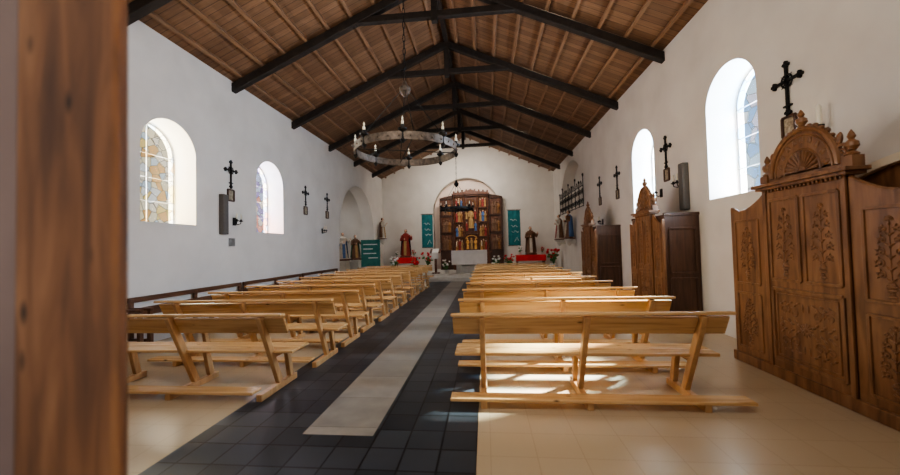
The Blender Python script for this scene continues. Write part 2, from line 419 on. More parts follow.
# ------------------------------------------------------------ pews
PL = 2.48
def pew(loc, k0, k1, group):
    e = empty('pew', loc, 'varnished pine pew with slatted back and kneeler on tiled floor', 'bench', group)
    def lp(t, o=0):
        return (0.0+0.36*t+o, 0.85-0.77*t)
    b = B()
    y0, z0 = lp(0.03, 0.045); y1, z1 = lp(0.24, 0.045)
    b.beam((0, (y0+y1)/2, (z0+z1)/2), (PL, (y0+y1)/2, (z0+z1)/2), 0.028, 0.185, up=(0, -0.38, 0.77))
    b.done('backrest', PINE, e, 0.006)
    b = B(); b.beam((-0.01, 0.015, 0.865), (PL+0.01, 0.015, 0.865), 0.085, 0.03, up=(0, 0.1, 1)); b.done('top_rail', PINE, e, 0.008)
    b = B(); b.box((0, 0.20, 0.425), (PL, 0.375, 0.455)); b.box((0, 0.385, 0.425), (PL, 0.56, 0.455)); b.done('seat', PINE, e, 0.007)
    b = B(); b.box((k0, -0.03, 0.07), (k1, 0.13, 0.10)); b.done('kneeler', PINE, e, 0.007)
    for x in (0.28, PL/2, PL-0.24):
        b = B(); b.beam((x, 0.008, 0.85), (x, 0.36, 0.07), 0.05, 0.075, up=(0, 1, 0)); b.done('leg', PINE_LEG, e, 0.006)
        b = B(); b.beam((x, 0.50, 0.425), (x, 0.58, 0.07), 0.05, 0.07, up=(0, 1, 0)); b.beam((x, 0.19, 0.395), (x, 0.54, 0.395), 0.045, 0.055); b.done('leg', PINE_LEG, e, 0.006)
        b = B(); b.box((x-0.03, -0.01, 0), (x+0.03, 0.68, 0.07)); b.done('foot', PINE_LEG, e, 0.006)
    return e
p0 = pew((-0.33, 3.40, 0), -0.03, PL+0.15, 'pine pews beside the confessionals')
for i in range(1, 11):
    copy_thing(p0, (-0.33+random.uniform(-.02, .03), 3.40+1.0*i+random.uniform(-.02, .02), 0), rz=random.uniform(-.006, .006))
YL = [3.46, 4.50, 5.46]+[6.40+0.98*i for i in range(8)]
XP = -4.54
q0 = pew((XP, YL[0], 0), -0.10, PL-0.30, 'pine pews beside the wall benches')
for i, y in enumerate(YL[1:]):
    copy_thing(q0, (XP+random.uniform(0.03, .09), y, 0), rz=random.uniform(-.006, .006))

def wall_bench(y0):
    L = 2.66
    e = empty('wall_bench', (XL+0.03, y0, 0), 'dark brown wooden bench standing against the white wall', 'bench', 'benches along the wall')
    B().box((0.0, 0, 0.74), (0.05, L, 0.82)).done('top_rail', BENCHDARK, e, 0.006)
    B().box((0.01, 0, 0.50), (0.035, L, 0.64)).done('backrest', BENCHDARK, e, 0.004)
    B().box((0.02, 0, 0.42), (0.42, L, 0.455)).done('seat', BENCHDARK, e, 0.006)
    for y in (0.04, L/2, L-0.04):
        B().box((0.0, y-0.03, 0), (0.055, y+0.03, 0.80)).done('post', BENCHDARK, e, 0.004)
        B().box((0.34, y-0.03, 0), (0.40, y+0.03, 0.42)).box((0.05, y-0.02, 0.12), (0.35, y+0.02, 0.17)).done('leg', BENCHDARK, e, 0.004)
    for y in (0.04, L-0.04):
        B().box((0.02, y-0.03, 0.62), (0.40, y+0.03, 0.66)).box((0.34, y-0.025, 0.45), (0.39, y+0.025, 0.62)).done('armrest', BENCHDARK, e, 0.004)
    return e
w0 = wall_bench(2.5)
for i in range(1, 4): copy_thing(w0, (XL+0.03, 2.5+2.75*i, 0))

# ------------------------------------------------------------ chandeliers
def chandelier(loc, R, top, big=True, label=''):
    e = empty('chandelier', loc, label, 'chandelier', None)
    mat = RINGIRON if big else IRON
    t = 0.011; h = 0.095 if big else 0.07
    b = B()
    b.lathe([(R-t, -h/2), (R+t, -h/2), (R+t, h/2), (R-t, h/2)], seg=48, closed=True)
    for z in (-h/2, h/2):
        b.tube([(R*math.cos(2*pi*k/40)*1.005, R*math.sin(2*pi*k/40)*1.005, z) for k in range(40)], 0.010, 6, closed=True)
    for k in range(32):
        a = 2*pi*(k+.5)/32
        b.sph((R*math.cos(a)*1.015, R*math.sin(a)*1.015, 0), 0.014, 6)
    b.done('ring', mat, e)
    b = B()
    for k in range(4):
        a = 2*pi*k/4+0.35
        b.tube([(R*math.cos(a), R*math.sin(a), 0), (-R*math.cos(a), -R*math.sin(a), 0)], 0.008, 6) if k < 2 else None
        b.tube([(R*math.cos(a), R*math.sin(a), h/2), (0.05*math.cos(a), 0.05*math.sin(a), 0.90)], 0.006, 6)
    b.done('suspension_rod', IRON, e)
    b = B(); b.lathe([(0.015, 0.80), (0.05, 0.84), (0.085, 0.88), (0.085, 0.94), (0.05, 0.97), (0.03, 1.02), (0.015, 1.05)], seg=16)
    b.done('hub', mat, e)
    b = B(); z = 1.03; i = 0; ll = 0.11
    while z < top-0.02:
        ax = (1, 0) if i % 2 == 0 else (0, 1)
        pts = []
        for k in range(10):
            a = 2*pi*k/10
            pts.append((ax[0]*0.018*math.cos(a), ax[1]*0.018*math.cos(a), z+ll/2+ll*0.55*math.sin(a)))
        b.tube(pts, 0.006, 5, closed=True)
        z += ll*0.92; i += 1
    b.done('chain', IRON, e)
    n = 8
    for k in range(n):
        a = 2*pi*(k+0.2)/n
        x, y = R*math.cos(a), R*math.sin(a)
        B().lathe([(0.012, -0.10), (0.034, -0.06), (0.016, -0.03), (0.016, 0.04), (0.055, 0.07), (0.06, 0.09), (0.025, 0.09)], (x, y, 0), 12).cyl((x, y, .07), (x, y, .14), .022).done('candle_holder', IRON, e)
        B().lathe([(0.019, 0.10), (0.019, 0.18), (0.008, 0.195), (0.014, 0.22), (0.003, 0.25)], (x, y, 0), 10).done('candle', CANDLE, e)
    return e
chandelier((-1.12, 5.2, 2.95), 0.74, 3.65, True, 'wrought iron wheel chandelier with pale candles hanging on a chain')
chandelier((CX, 13.0, 2.90), 0.58, 3.70, False, 'small black iron wheel chandelier hanging before the altar')

# ------------------------------------------------------------ confessionals
def mould(b, x0, x1, z0, z1, y, w=0.035, h=0.025, mi=0):
    for A, C in (((x0, z0), (x1, z0)), ((x1, z0), (x1, z1)), ((x1, z1), (x0, z1)), ((x0, z1), (x0, z0))):
        b.beam((A[0], y, A[1]), (C[0], y, C[1]), w, h*2, up=(0, 1, 0), mi=mi)
def leaf(b, x, z, y, L, W, ang, th=0.010):
    b.sph((x+L*0.5*math.cos(ang), y, z+L*0.5*math.sin(ang)), (L*0.5, th, W*0.5), 8, rot=Matrix.Rotation(-ang, 3, 'Y'))
def scroll(b, cx, cz, y, r, sg, turns=1.4, th=0.012):
    pts = []
    for i in range(22):
        t = i/21; a = sg*(t*turns*2*pi)
        rr = r*(1-0.8*t)
        pts.append((cx+sg*rr*math.cos(a)*1, y, cz+rr*math.sin(abs(a))))
    b.tube(pts, [th*(1-0.4*i/21) for i in range(22)], 6)
def carve_v(b, x0, x1, z0, z1, y):
    # slim central urn and foliage motif
    cx = (x0+x1)/2; W = (x1-x0)*0.78; H = z1-z0
    b.tube([(cx, y, z0+H*(0.16+0.76*k/12)) for k in range(13)], W*0.022, 6)
    for zz, ww in ((0.04, 0.14), (0.07, 0.07), (0.11, 0.15), (0.15, 0.18), (0.175, 0.12)):
        b.sph((cx, y, z0+H*zz), (W*ww, 0.014, H*0.022), 10)
    for i, zz in enumerate((0.27, 0.40, 0.53, 0.66, 0.78)):
        r = W*(0.13, 0.15, 0.13, 0.11, 0.085)[i]
        ox = W*(0.25, 0.28, 0.25, 0.20, 0.15)[i]
        for sg in (-1, 1):
            scroll(b, cx+sg*ox, z0+H*zz, y, r, sg, 1.3, W*0.024)
            for q in range(3):
                a = pi/2-sg*(0.3+0.9*q)
                leaf(b, cx+sg*ox+math.cos(a)*r*0.7, z0+H*zz+math.sin(a)*r*0.7, y, W*0.11, W*0.045, a)
            leaf(b, cx, z0+H*(zz-0.07), y, W*0.18, W*0.055, pi/2-sg*0.9)
            b.sph((cx+sg*ox, y, z0+H*zz), (W*0.04, 0.012, W*0.04), 8)
        b.sph((cx, y, z0+H*(zz+0.06)), (W*0.04, 0.012, W*0.05), 8)
    for k in range(7):
        leaf(b, cx, z1-H*0.12, y, W*0.15, W*0.05, pi*k/6)
def carve_h(b, x0, x1, z0, z1, y):
    cx = (x0+x1)/2; cz = (z0+z1)/2; W = x1-x0; H = z1-z0
    b.sph((cx, y, cz), (W*0.045, 0.018, W*0.045), 12)
    for k in range(12):
        leaf(b, cx, cz, y, W*0.12, W*0.033, 2*pi*k/12)
    for sg in (-1, 1):
        for vz in (-1, 1):
            scroll(b, cx+sg*W*0.21, cz+vz*H*0.25, y, min(W*0.09, H*0.15), sg, 1.4, 0.009)
            scroll(b, cx+sg*W*0.40, cz+vz*H*0.27, y, min(W*0.075, H*0.13), -sg, 1.4, 0.008)
            for q in range(6):
                leaf(b, cx+sg*W*(0.09+0.065*q), cz+vz*H*(0.04+0.04*(q % 2)), y, W*0.08, H*0.045, math.atan2(vz*(0.4+0.5*(q % 2)), sg))
                leaf(b, cx+sg*W*(0.10+0.065*q), cz+vz*H*(0.43-0.03*(q % 2)), y, W*0.07, H*0.04, math.atan2(-vz*(0.2+0.5*(q % 2)), sg))
            leaf(b, cx+sg*W*0.05, cz+vz*H*0.28, y, H*0.15, W*0.035, vz*pi/2)
            leaf(b, cx+sg*W*0.30, cz+vz*H*0.22, y, H*0.15, W*0.032, vz*pi/2)
        leaf(b, cx+sg*W*0.43, cz, y, W*0.07, H*0.08, 0 if sg > 0 else pi)

def confessional(yc, half, chf, D=0.65, label='', H=2.03, side_mat=None):
    e = empty('confessional', (XR-0.005, yc, 0), label, 'confessional', None, rz=pi/2)
    sm = side_mat or CARVED
    b = B(); b.box((-half+0.02, 0, 0), (half-0.02, D-0.06, H-0.16 if sm is CARVED else H-0.03))
    for sg in (-1, 1):
        xs = sg*(half-0.02)
        for z0, z1 in ((0.15, 0.85), (0.95, 1.75)):
            for (ya, za, yb_, zb) in ((.07, z0, D-.14, z0), (D-.14, z0, D-.14, z1), (D-.14, z1, .07, z1), (.07, z1, .07, z0)):
                b.beam((xs, ya, za), (xs, yb_, zb), 0.035, 0.05, up=(1, 0, 0))
        if sm is not CARVED: b.box((xs-0.03 if sg > 0 else xs-0.02, 0, H-0.05), (xs+0.02 if sg > 0 else xs+0.03, D-0.05, H))
    b.done('body', sm, e, 0.004)
    B().box((-half-0.02, 0, 0), (half+0.02, D+0.02, 0.12)).done('plinth', CARVED, e, 0.01)
    for sg in (-1, 1):
        b = B(); pts = [(sg*chf, 0.0), (sg*half, 0.0), (sg*half, 1.80)]
        n = 14
        for i in range(n+1):
            t = i/n; x = half-(half-chf)*t
            z = 1.86+(H-1.86)*t - 0.07*math.sin(pi*t) + (0.05*math.cos(min(1, t*5)*pi/2))
            pts.append((sg*x, z))
        b.prism(pts, 'y', D-0.06, D-0.01)
        top = [(sg*(half-(half-chf)*i/n), D-0.03, pts[3+i][1]) for i in range(n+1)]
        b.tube(top, 0.02, 6)
        w = half-chf
        xa, xb = sorted((sg*(chf+w*0.2), sg*(half-w*0.14)))
        mould(b, xa, xb, 0.98, 1.74, D-0.008, 0.025, 0.012); mould(b, xa, xb, 0.20, 0.86, D-0.008, 0.025, 0.012)
        b.box((min(sg*chf, sg*(chf-0.045)), D-0.03, 0.1), (max(sg*chf, sg*(chf-0.045)), D+0.016, H+0.02))
        b.done('side_panel', CARVED, e, 0.003)
        b = B(); carve_v(b, xa+0.02, xb-0.02, 1.0, 1.72, D-0.008); b.done('carving', CARVED_HI, e)
        b = B(); carve_v(b, xa+0.02, xb-0.02, 0.24, 0.84, D-0.008); b.done('carving', CARVED_HI, e)
    b = B(); b.box((-chf, D-0.07, 0), (chf, D, H+0.02))
    m = 0.08
    mould(b, -chf+m, -0.03, 1.07, H-0.10, D+0.0, 0.03, 0.014); mould(b, 0.03, chf-m, 1.07, H-0.10, D+0.0, 0.03, 0.014)
    mould(b, -chf+m, chf-m, 0.22, 0.97, D+0.0, 0.035, 0.016)
    mould(b, -chf+m+0.05, chf-m-0.05, 0.27, 0.92, D+0.0, 0.014, 0.010)
    b.done('door', CARVED, e, 0.003)
    b = B(); carve_v(b, -chf+m+0.02, -0.05, 1.10, H-0.13, D+0.0); b.done('carving', CARVED_HI, e)
    b = B(); carve_v(b, 0.05, chf-m-0.02, 1.10, H-0.13, D+0.0); b.done('carving', CARVED_HI, e)
    b = B(); carve_h(b, -chf+m+0.07, chf-m-0.07, 0.30, 0.89, D+0.0); b.done('carving', CARVED_HI, e)
    b = B(); b.box((-chf-0.05, D-0.12, H+0.02), (chf+0.05, D+0.05, H+0.05)); b.box((-chf-0.08, D-0.13, H+0.05), (chf+0.08, D+0.075, H+0.085))
    for k in range(int(2*chf/0.045)):
        x = -chf+0.0225+k*0.045
        b.box((x-0.011, D, H-0.01), (x+0.011, D+0.03, H+0.02))
    b.done('cornice', CARVED, e, 0.004)
    # stepped crest: shoulders, then the arched tympanum
    zc = H+0.085; R = chf*0.80; k = 0.43/R
    b = B()
    b.box((-chf*0.98, D-0.09, zc), (chf*0.98, D-0.03, zc+0.07))
    zc += 0.05
    pts = [(-R, zc), (R, zc)] + [(R*math.cos(pi*i/24), zc+R*k*math.sin(pi*i/24)) for i in range(1, 24)]
    b.prism(pts, 'y', D-0.09, D-0.03)
    for rr, th in ((1.0, 0.028), (0.86, 0.012), (0.55, 0.012)):
        b.tube([(rr*R*math.cos(pi*i/28), D-0.03, zc+rr*R*k*math.sin(pi*i/28)) for i in range(29)], th, 7)
    b.done('crest', CARVED, e)
    b = B()
    for i in range(13):
        a = pi*(i+0.5)/13
        b.tube([(0.12*R*math.cos(a), D-0.028, zc+0.12*R*k*math.sin(a)+0.01), (0.5*R*math.cos(a), D-0.025, zc+0.5*R*k*math.sin(a))], [0.006, 0.016], 6)
    for i in range(19):
        a = pi*(i+0.5)/19
        leaf(b, 0.70*R*math.cos(a)-0.03*math.cos(a), zc+0.68*R*k*math.sin(a), D-0.028, 0.08, 0.035, a+0.5*(1 if i % 2 else -1))
    for sg in (-1, 1):
        for q in range(6):
            a = pi/2-sg*(0.22+q*0.17)
            rr = 0.03 if q % 2 else 0.022
            b.sph((1.05*R*math.cos(a), D-0.05, zc+1.06*R*k*math.sin(a)), (rr, 0.026, rr), 8)
        scroll(b, sg*(R+0.03), zc+0.10, D-0.04, 0.075, sg, 1.5, 0.018)
        leaf(b, sg*(R-0.01), zc+0.16, D-0.05, 0.13, 0.06, pi/2-sg*0.15, 0.02)
    b.done('carving', CARVED_HI, e)
    fin = [(0.04, 0), (0.05, 0.02), (0.022, 0.05), (0.05, 0.10), (0.045, 0.14), (0.018, 0.17), (0.03, 0.20), (0.02, 0.235), (0.004, 0.27)]
    B().lathe([(r, z*0.75) for r, z in fin], (0, D-0.05, zc+R*k), 12).done('finial', CARVED, e)
    for sg in (-1, 1):
        B().box((sg*(chf)-0.05, D-0.11, zc-0.05), (sg*(chf)+0.05, D-0.01, zc+0.05)).lathe([(r, z*0.85+0.05) for r, z in fin], (sg*chf, D-0.06, zc), 12).done('finial', CARVED, e)
    return e
confessional(3.91, 1.04, 0.47, 0.65, 'large carved oak confessional with arched crest against the wall')
confessional(7.48, 0.72, 0.34, 0.65, 'carved oak confessional with darker plain panelled side', side_mat=CABDARK)
confessional(11.2, 0.72, 0.34, 0.72, 'carved brown oak confessional near the altar end', side_mat=CABDARK)

# ------------------------------------------------------------ wall crosses & pictures
def wall_cross(side, y, zc, h=0.56):
    x = (XL+0.02) if side < 0 else (XR-0.02)
    b = B(); w = h*0.62; t = 0.024
    zr = h*0.16
    b.beam((0, 0, -h/2), (0, 0, h/2), 0.034, t, up=(1, 0, 0)); b.beam((0, -w/2, zr), (0, w/2, zr), t, 0.034)
    for py, pz in ((0, h/2), (-w/2, zr), (w/2, zr), (0, -h/2)):
        for dy, dz in ((0.026, 0), (-0.026, 0), (0, 0.028), (0, -0.028)):
            b.cyl((-0.014, py+dy, pz+dz), (0.014, py+dy, pz+dz), 0.021, seg=10)
    b.tube([(0, 0.08*math.cos(2*pi*k/20), zr+0.08*math.sin(2*pi*k/20)) for k in range(20)], 0.010, 6, closed=True)
    for q in range(4):
        a = pi/4+q*pi/2
        b.cyl((0, 0, zr), (0, 0.11*math.cos(a), zr+0.11*math.sin(a)), 0.008, 0.004, 6)
    b.beam((0, -0.06, -h*0.36), (0, 0.06, -h*0.36), 0.024, 0.02)
    o = b.done('wall_cross', IRON); o.location = (x, y, zc)
    return tag(o, 'black trefoil-ended cross mounted on white wall', 'cross', 'wall crosses')
def picture(side, y, zc, w=0.2, h=0.25):
    x = (XL+0.0) if side < 0 else XR
    e = empty('wall_picture', (x, y, zc), 'small framed devotional print in dark frame below cross', 'picture', 'station pictures')
    s = 1 if side < 0 else -1
    b = B()
    for A, C in (((-w/2, -h/2), (w/2, -h/2)), ((w/2, -h/2), (w/2, h/2)), ((w/2, h/2), (-w/2, h/2)), ((-w/2, h/2), (-w/2, -h/2))):
        b.beam((s*0.015, A[0], A[1]), (s*0.015, C[0], C[1]), 0.03, 0.03, up=(1, 0, 0))
    b.done('frame', CABDARK, e)
    B().box((min(0, s*0.012), -w/2, -h/2), (max(0, s*0.012), w/2, h/2)).done('print', PAPER, e)
    return e
for y in (7.66, 11.1, 12.7):
    wall_cross(-1, y, 3.30); picture(-1, y, 2.82)
for y in (4.80, 7.82, 10.6, 12.15):
    wall_cross(1, y, 3.37, 0.6); picture(1, y, 2.9, 0.19, 0.24)

def speaker(side, y, z0, z1):
    x0, x1 = (XL, XL+0.11) if side < 0 else (XR-0.11, XR)
    e = empty('loudspeaker', ((x0+x1)/2, y, z0), 'slim grey column loudspeaker fixed on the wall', 'speaker', 'column speakers')
    h = z1-z0
    B().box((-0.055, -0.08, 0), (0.055, 0.08, h)).done('cabinet', GREYBOX, e, 0.01)
    B().box((0.045 if side < 0 else -0.063, -0.068, 0.02), (0.063 if side < 0 else -0.045, 0.068, h-0.02)).done('grille', GREYBOX, e, 0.004)
speaker(-1, 7.38, 1.92, 2.80); speaker(1, 7.12, 2.1, 2.98)

def sconce(side, y, z, n=2):
    x = XL if side < 0 else XR; s = 1 if side < 0 else -1
    e = empty('wall_sconce', (x, y, z), 'black iron candle sconce with white candles on the wall', 'candle holder', 'iron sconces')
    b = B(); b.box((min(0, s*0.015), -0.05, -0.08), (max(0, s*0.015), 0.05, 0.10))
    offs = [0] if n == 1 else [-0.07, 0.07]
    for o in offs:
        b.tube([(s*0.01, 0, -0.03), (s*0.06, o*0.5, -0.06), (s*0.11, o, -0.04), (s*0.12, o, 0.01)], 0.009, 6)
        b.lathe([(0.01, 0), (0.04, 0.015), (0.045, 0.03), (0.018, 0.03), (0.018, 0.06)], (s*0.12, o, 0), 10)
    b.done('bracket', IRON, e)
    for o in offs:
        B().lathe([(0.015, 0.03), (0.015, 0.17), (0.003, 0.20)], (s*0.12, o, 0), 10).done('candle', CANDLE, e)
sconce(-1, 7.78, 2.22); sconce(-1, 12.3, 2.2); sconce(1, 7.3, 2.62); sconce(1, 8.1, 2.55, 1); sconce(1, 12.0, 2.2)
e = empty('wall_sconce', (XR, 4.32, 2.72), 'thick cream candle on iron wall bracket above confessional', 'candle holder', 'iron sconces')
B().tube([(0, 0, 0), (-0.07, 0, -0.02), (-0.09, 0, 0.02)], 0.01).lathe([(0.01, 0.0), (0.045, 0.02), (0.045, 0.035)], (-0.09, 0, 0), 12).done('bracket', IRON, e)
B().lathe([(0.024, 0.03), (0.024, 0.24), (0.004, 0.27)], (-0.09, 0, 0), 12).done('candle', CANDLE, e)
o = B().box((0, -0.07, -0.09), (0.06, 0.07, 0.09)).box((0.06, -0.05, -0.07), (0.066, 0.05, 0.07)).done('junction_box', METAL, None, 0.006)
o.location = (XL, 7.66, 1.75); tag(o, 'small grey electrical box on white wall', 'electrical box')

# arched cream canopy on the wall above the confessional
e = empty('wall_canopy', (XR, 3.2, 1.98), 'cream arched wooden canopy with brown panel on the wall', 'shelf')
n = 18; hw_ = 0.78; up_ = [(-hw_+2*hw_*i/n, 0.04+0.20*math.sin(pi*i/n)) for i in range(n+1)]
poly = up_ + [(p[0], p[1]-0.075) for p in reversed(up_)]
B().prism(poly, 'x', -0.33, 0).done('arched_board', CREAM, e, 0.004)
B().prism([(-hw_+0.05, -0.10), (hw_-0.05, -0.10)] + [(p[0]*0.93, p[1]-0.06) for p in reversed(up_)], 'x', -0.27, -0.22).done('tympanum', CARVED, e)

# ------------------------------------------------------------ statues
def statue(x, y, z, h, robe, label, ped=0.0, rz=0, mantle=None, front=None):
    e = empty('statue', (x, y, z), label, 'statue', None, rz)
    if ped: B().box((-h*0.2, -h*0.17, 0), (h*0.2, h*0.17, ped)).done('pedestal', RETWOOD, e, 0.01)
    b = B()
    prof = [(0.19, 0), (0.18, 0.06), (0.145, 0.25), (0.12, 0.45), (0.105, 0.58), (0.13, 0.70), (0.145, 0.78), (0.10, 0.83), (0.045, 0.855), (0.035, 0.88)]
    b.lathe([(r*h, ped+zz*h) for r, zz in prof], (0, 0, 0), 18, sx=1, sy=0.75)
    for k in range(9):
        a = pi+pi*k/8
        b.tube([(0.18*h*math.cos(a), 0.13*h*math.sin(a), ped), (0.12*h*math.cos(a), 0.09*h*math.sin(a), ped+0.5*h)], [0.014*h, 0.006*h], 5)
    # one arm raised, the other across the chest
    b.tube([(0.13*h, 0, ped+0.77*h), (0.22*h, -0.03*h, ped+0.62*h), (0.24*h, -0.13*h, ped+0.72*h)], [0.045*h, 0.042*h, 0.04*h], 8)
    b.tube([(-0.13*h, 0, ped+0.77*h), (-0.18*h, -0.03*h, ped+0.60*h), (-0.04*h, -0.14*h, ped+0.62*h)], [0.045*h, 0.045*h, 0.045*h], 8)
    b.done('robe', robe, e)
    b = B(); b.sph((0, -0.008*h, ped+0.93*h), (0.05*h, 0.055*h, 0.068*h), 12)
    b.sph((0, -0.062*h, ped+0.925*h), (0.010*h, 0.014*h, 0.014*h), 6)
    b.done('head', SKIN, e)
    for px, pz in ((0.245, 0.755), (-0.015, 0.63)):
        B().sph((px*h, -0.16*h, ped+pz*h), (0.022*h, 0.025*h, 0.04*h), 8).done('hand', SKIN, e)
    B().sph((0, 0.022*h, ped+0.945*h), (0.058*h, 0.052*h, 0.066*h), 12).done('hair', HAIR, e)
    if mantle:
        b = B(); P = []
        for r, zz in ((0.215, 0.04), (0.19, 0.35), (0.17, 0.62), (0.165, 0.76), (0.085, 0.85)):
            P.append([(r*h*math.cos(a), r*h*0.78*math.sin(a)+0.01*h, ped+zz*h) for a in [(-0.12+1.24*k/12)*pi for k in range(13)]])
        for row0, row1 in zip(P[:-1], P[1:]):
            for k in range(12):
                vs = [b.bm.verts.new(q) for q in (row0[k], row0[k+1], row1[k+1], row1[k])]
                b.bm.faces.new(vs)
        bmesh.ops.remove_doubles(b.bm, verts=b.bm.verts, dist=0.0005)
        o = b.done('mantle', mantle, e)
        md = o.modifiers.new('solid', 'SOLIDIFY'); md.thickness = 0.012*h
    if front:
        B().beam((0, -0.155*h, ped+0.03*h), (0, -0.09*h, ped+0.56*h), 0.10*h, 0.03*h, up=(0, 1, 0)).done('sash', front, e)
def table(x, y, z, w, d, h, cloth, label):
    e = empty('side_table', (x, y, z), label, 'table')
    for sx in (-1, 1):
        for sy in (-1, 1):
            B().box((sx*(w/2-0.06)-0.03, sy*(d/2-0.06)-0.03, 0), (sx*(w/2-0.06)+0.03, sy*(d/2-0.06)+0.03, h-0.03)).done('leg', RETWOOD, e)
    B().box((-w/2, -d/2, h-0.04), (w/2, d/2, h)).done('tabletop', RETWOOD, e, 0.004)
    b = B(); b.box((-w/2-0.015, -d/2-0.015, h), (w/2+0.015, d/2+0.015, h+0.012))
    b.box((-w/2-0.015, -d/2-0.02, h-0.30), (w/2+0.015, -d/2-0.008, h+0.012)); b.done('tablecloth', cloth, e)
R_ = ROBES
table(-4.3, 19.3, 0.3, 1.2, 0.6, 0.72, RED, 'side table covered with a red cloth by the wall')
table(2.35, 19.3, 0.3, 1.5, 0.6, 0.72, RED, 'side table covered with a red cloth under statue')
statue(-4.3, 19.33, 1.034, 1.45, R_['red'], 'saint statue in dark mantle on a red clothed table', 0.08, mantle=R_['dark'], front=R_['gold'])
statue(2.4, 19.33, 1.034, 1.40, R_['brown'], 'saint statue in brown habit on a red clothed table', 0.08, mantle=R_['brown'], front=R_['white'])
statue(XL-1.2, 17.1, 1.0, 1.3, R_['white'], 'pale robed statue with blue mantle on a chapel plinth', 0.08, rz=0.7, mantle=R_['blue'], front=R_['blue'])
statue(XL-0.9, 18.0, 1.0, 1.2, R_['brown'], 'brown robed statue with green mantle on chapel plinth', 0.08, rz=0.7, mantle=R_['green'], front=R_['gold'])
for px, py in ((XL-1.2, 17.1), (XL-0.9, 18.0)):
    o = B().box((-0.3, -0.28, 0), (0.3, 0.28, 0.08)).box((-0.24, -0.22, 0.08), (0.24, 0.22, 0.92)).box((-0.3, -0.28, 0.92), (0.3, 0.28, 1.0)).done('stone_plinth', STONE, None, 0.01)
    o.location = (px, py, 0.0); tag(o, 'pale stone plinth carrying a statue', 'plinth', 'chapel plinths')
def bracket_statue(side, y, z, h, robe, label, mantle=None, front=None):
    x = XL+0.26 if side < 0 else XR-0.26
    o = B().lathe([(0.03, -0.28), (0.10, -0.2), (0.13, -0.1), (0.2, -0.05), (0.21, 0)], (0, 0, 0), 14).box((-0.05, -0.12, -0.22), (0.05, 0.12, -0.02)).box((0.0 if side > 0 else -0.26, -0.1, -0.2), (0.26 if side > 0 else 0.0, 0.1, 0)).done('wall_bracket', STONE)
    o.location = (x, y, z); tag(o, 'stone wall bracket holding a small statue', 'bracket', 'statue brackets')
    statue(x, y, z, h, robe, label, 0.05, rz=(pi/2 if side < 0 else -pi/2), mantle=mantle, front=front)
bracket_statue(-1, 19.0, 2.05, 1.1, R_['white'], 'pale robed statue on a wall bracket', R_['brown'], R_['gold'])
bracket_statue(1, 15.6, 1.75, 1.15, R_['brown'], 'brown robed statue with blue mantle on a wall bracket', R_['blue'], R_['white'])
bracket_statue(1, 17.6, 1.75, 1.15, R_['white'], 'pale robed statue with brown mantle on a wall bracket', R_['brown'], R_['red'])

e = empty('balcony_railing', (XR-0.05, 16.1, 2.95), 'open black wrought iron railing with scrolls in arched niche', 'railing')
b = B()
for z in (0.03, 0.80): b.beam((0, -2.1, z), (0, 2.1, z), 0.025, 0.025)
b.done('rail', IRON, e)
b = B()
def ysc(y, z, r, sg, up):
    pts = []
    for i in range(18):
        t = i/17; a = t*2.6*pi; rr = r*(1-0.75*t)
        pts.append((0, y+sg*rr*math.cos(a), z+up*rr*math.sin(a)))
    b.tube(pts, 0.013, 5)
for k in range(8):
    y = -2.1+0.6*k
    b.cyl((0, y, 0.0), (0, y, 0.95 if k % 2 else 1.15), 0.016, seg=6)
    b.sph((0, y, 1.0 if k % 2 else 1.2), (0.035, 0.035, 0.06), 8)
    if k < 7:
        for sg in (-1, 1):
            ysc(y+0.3+sg*0.14, 0.58, 0.13, sg, 1); ysc(y+0.3+sg*0.14, 0.24, 0.13, sg, -1)
        b.tube([(0, y+0.3-0.12, 0.82), (0, y+0.3-0.08, 0.93), (0, y+0.3, 1.02), (0, y+0.3+0.08, 0.93), (0, y+0.3+0.12, 0.82)], 0.012, 5)
b.done('baluster', IRON, e)

# ------------------------------------------------------------ banners
def banner(x, y, z0, z1, w, mat, label):
    e = empty('banner', (x, y, z0), label, 'banner')
    h = z1-z0
    b = B(); n = 12
    top = [(-w/2+w*i/n, 0.012*math.sin(i*1.3)) for i in range(n+1)]
    poly = top+[(p[0], p[1]+0.008) for p in reversed(top)]
    b.prism(poly, 'z', 0.04, h-0.03); b.done('cloth', mat, e)
    B().cyl((-w/2-0.05, 0, h), (w/2+0.05, 0, h), 0.015).cyl((-w/2-0.02, 0, 0.04), (w/2+0.02, 0, 0.04), 0.012).done('rod', RETWOOD, e)
    for q, zz in ((0, 0.72), (1, 0.55), (2, 0.40)):
        B().tube([(w*(-0.3+0.05*q)+w*0.55*i/10, -0.02, h*(zz+0.025*math.sin(i*1.1+q))) for i in range(11)], 0.011, 5).done('motif', WHITECLOTH, e)
    B().tube([(w*0.0, -0.02, h*0.12), (w*0.2, -0.02, h*0.24), (w*0.36, -0.02, h*0.14)], 0.012, 5).done('motif', WHITECLOTH, e)
banner(-3.2, 19.98, 1.5, 3.42, 0.62, TEAL, 'teal cloth banner with white motifs on white wall')
banner(1.62, 19.98, 1.5, 3.5, 0.66, TEAL, 'teal cloth banner with white motifs beside the altarpiece')
e = empty('display_board', (-5.1, 15.7, 0), 'green display panel with white lines on thin stand', 'display board', None, 0.15)
B().box((-0.42, -0.015, 0.75), (0.42, 0.015, 1.95)).done('panel', GREENB, e, 0.004)
b = B()
for k, (a, c) in enumerate(((-0.32, 0.3), (-0.32, 0.1), (-0.32, 0.25), (-0.1, 0.32))):
    b.box((a, -0.02, 1.72-0.2*k), (c, -0.015, 1.76-0.2*k))
b.done('print', WHITECLOTH, e)
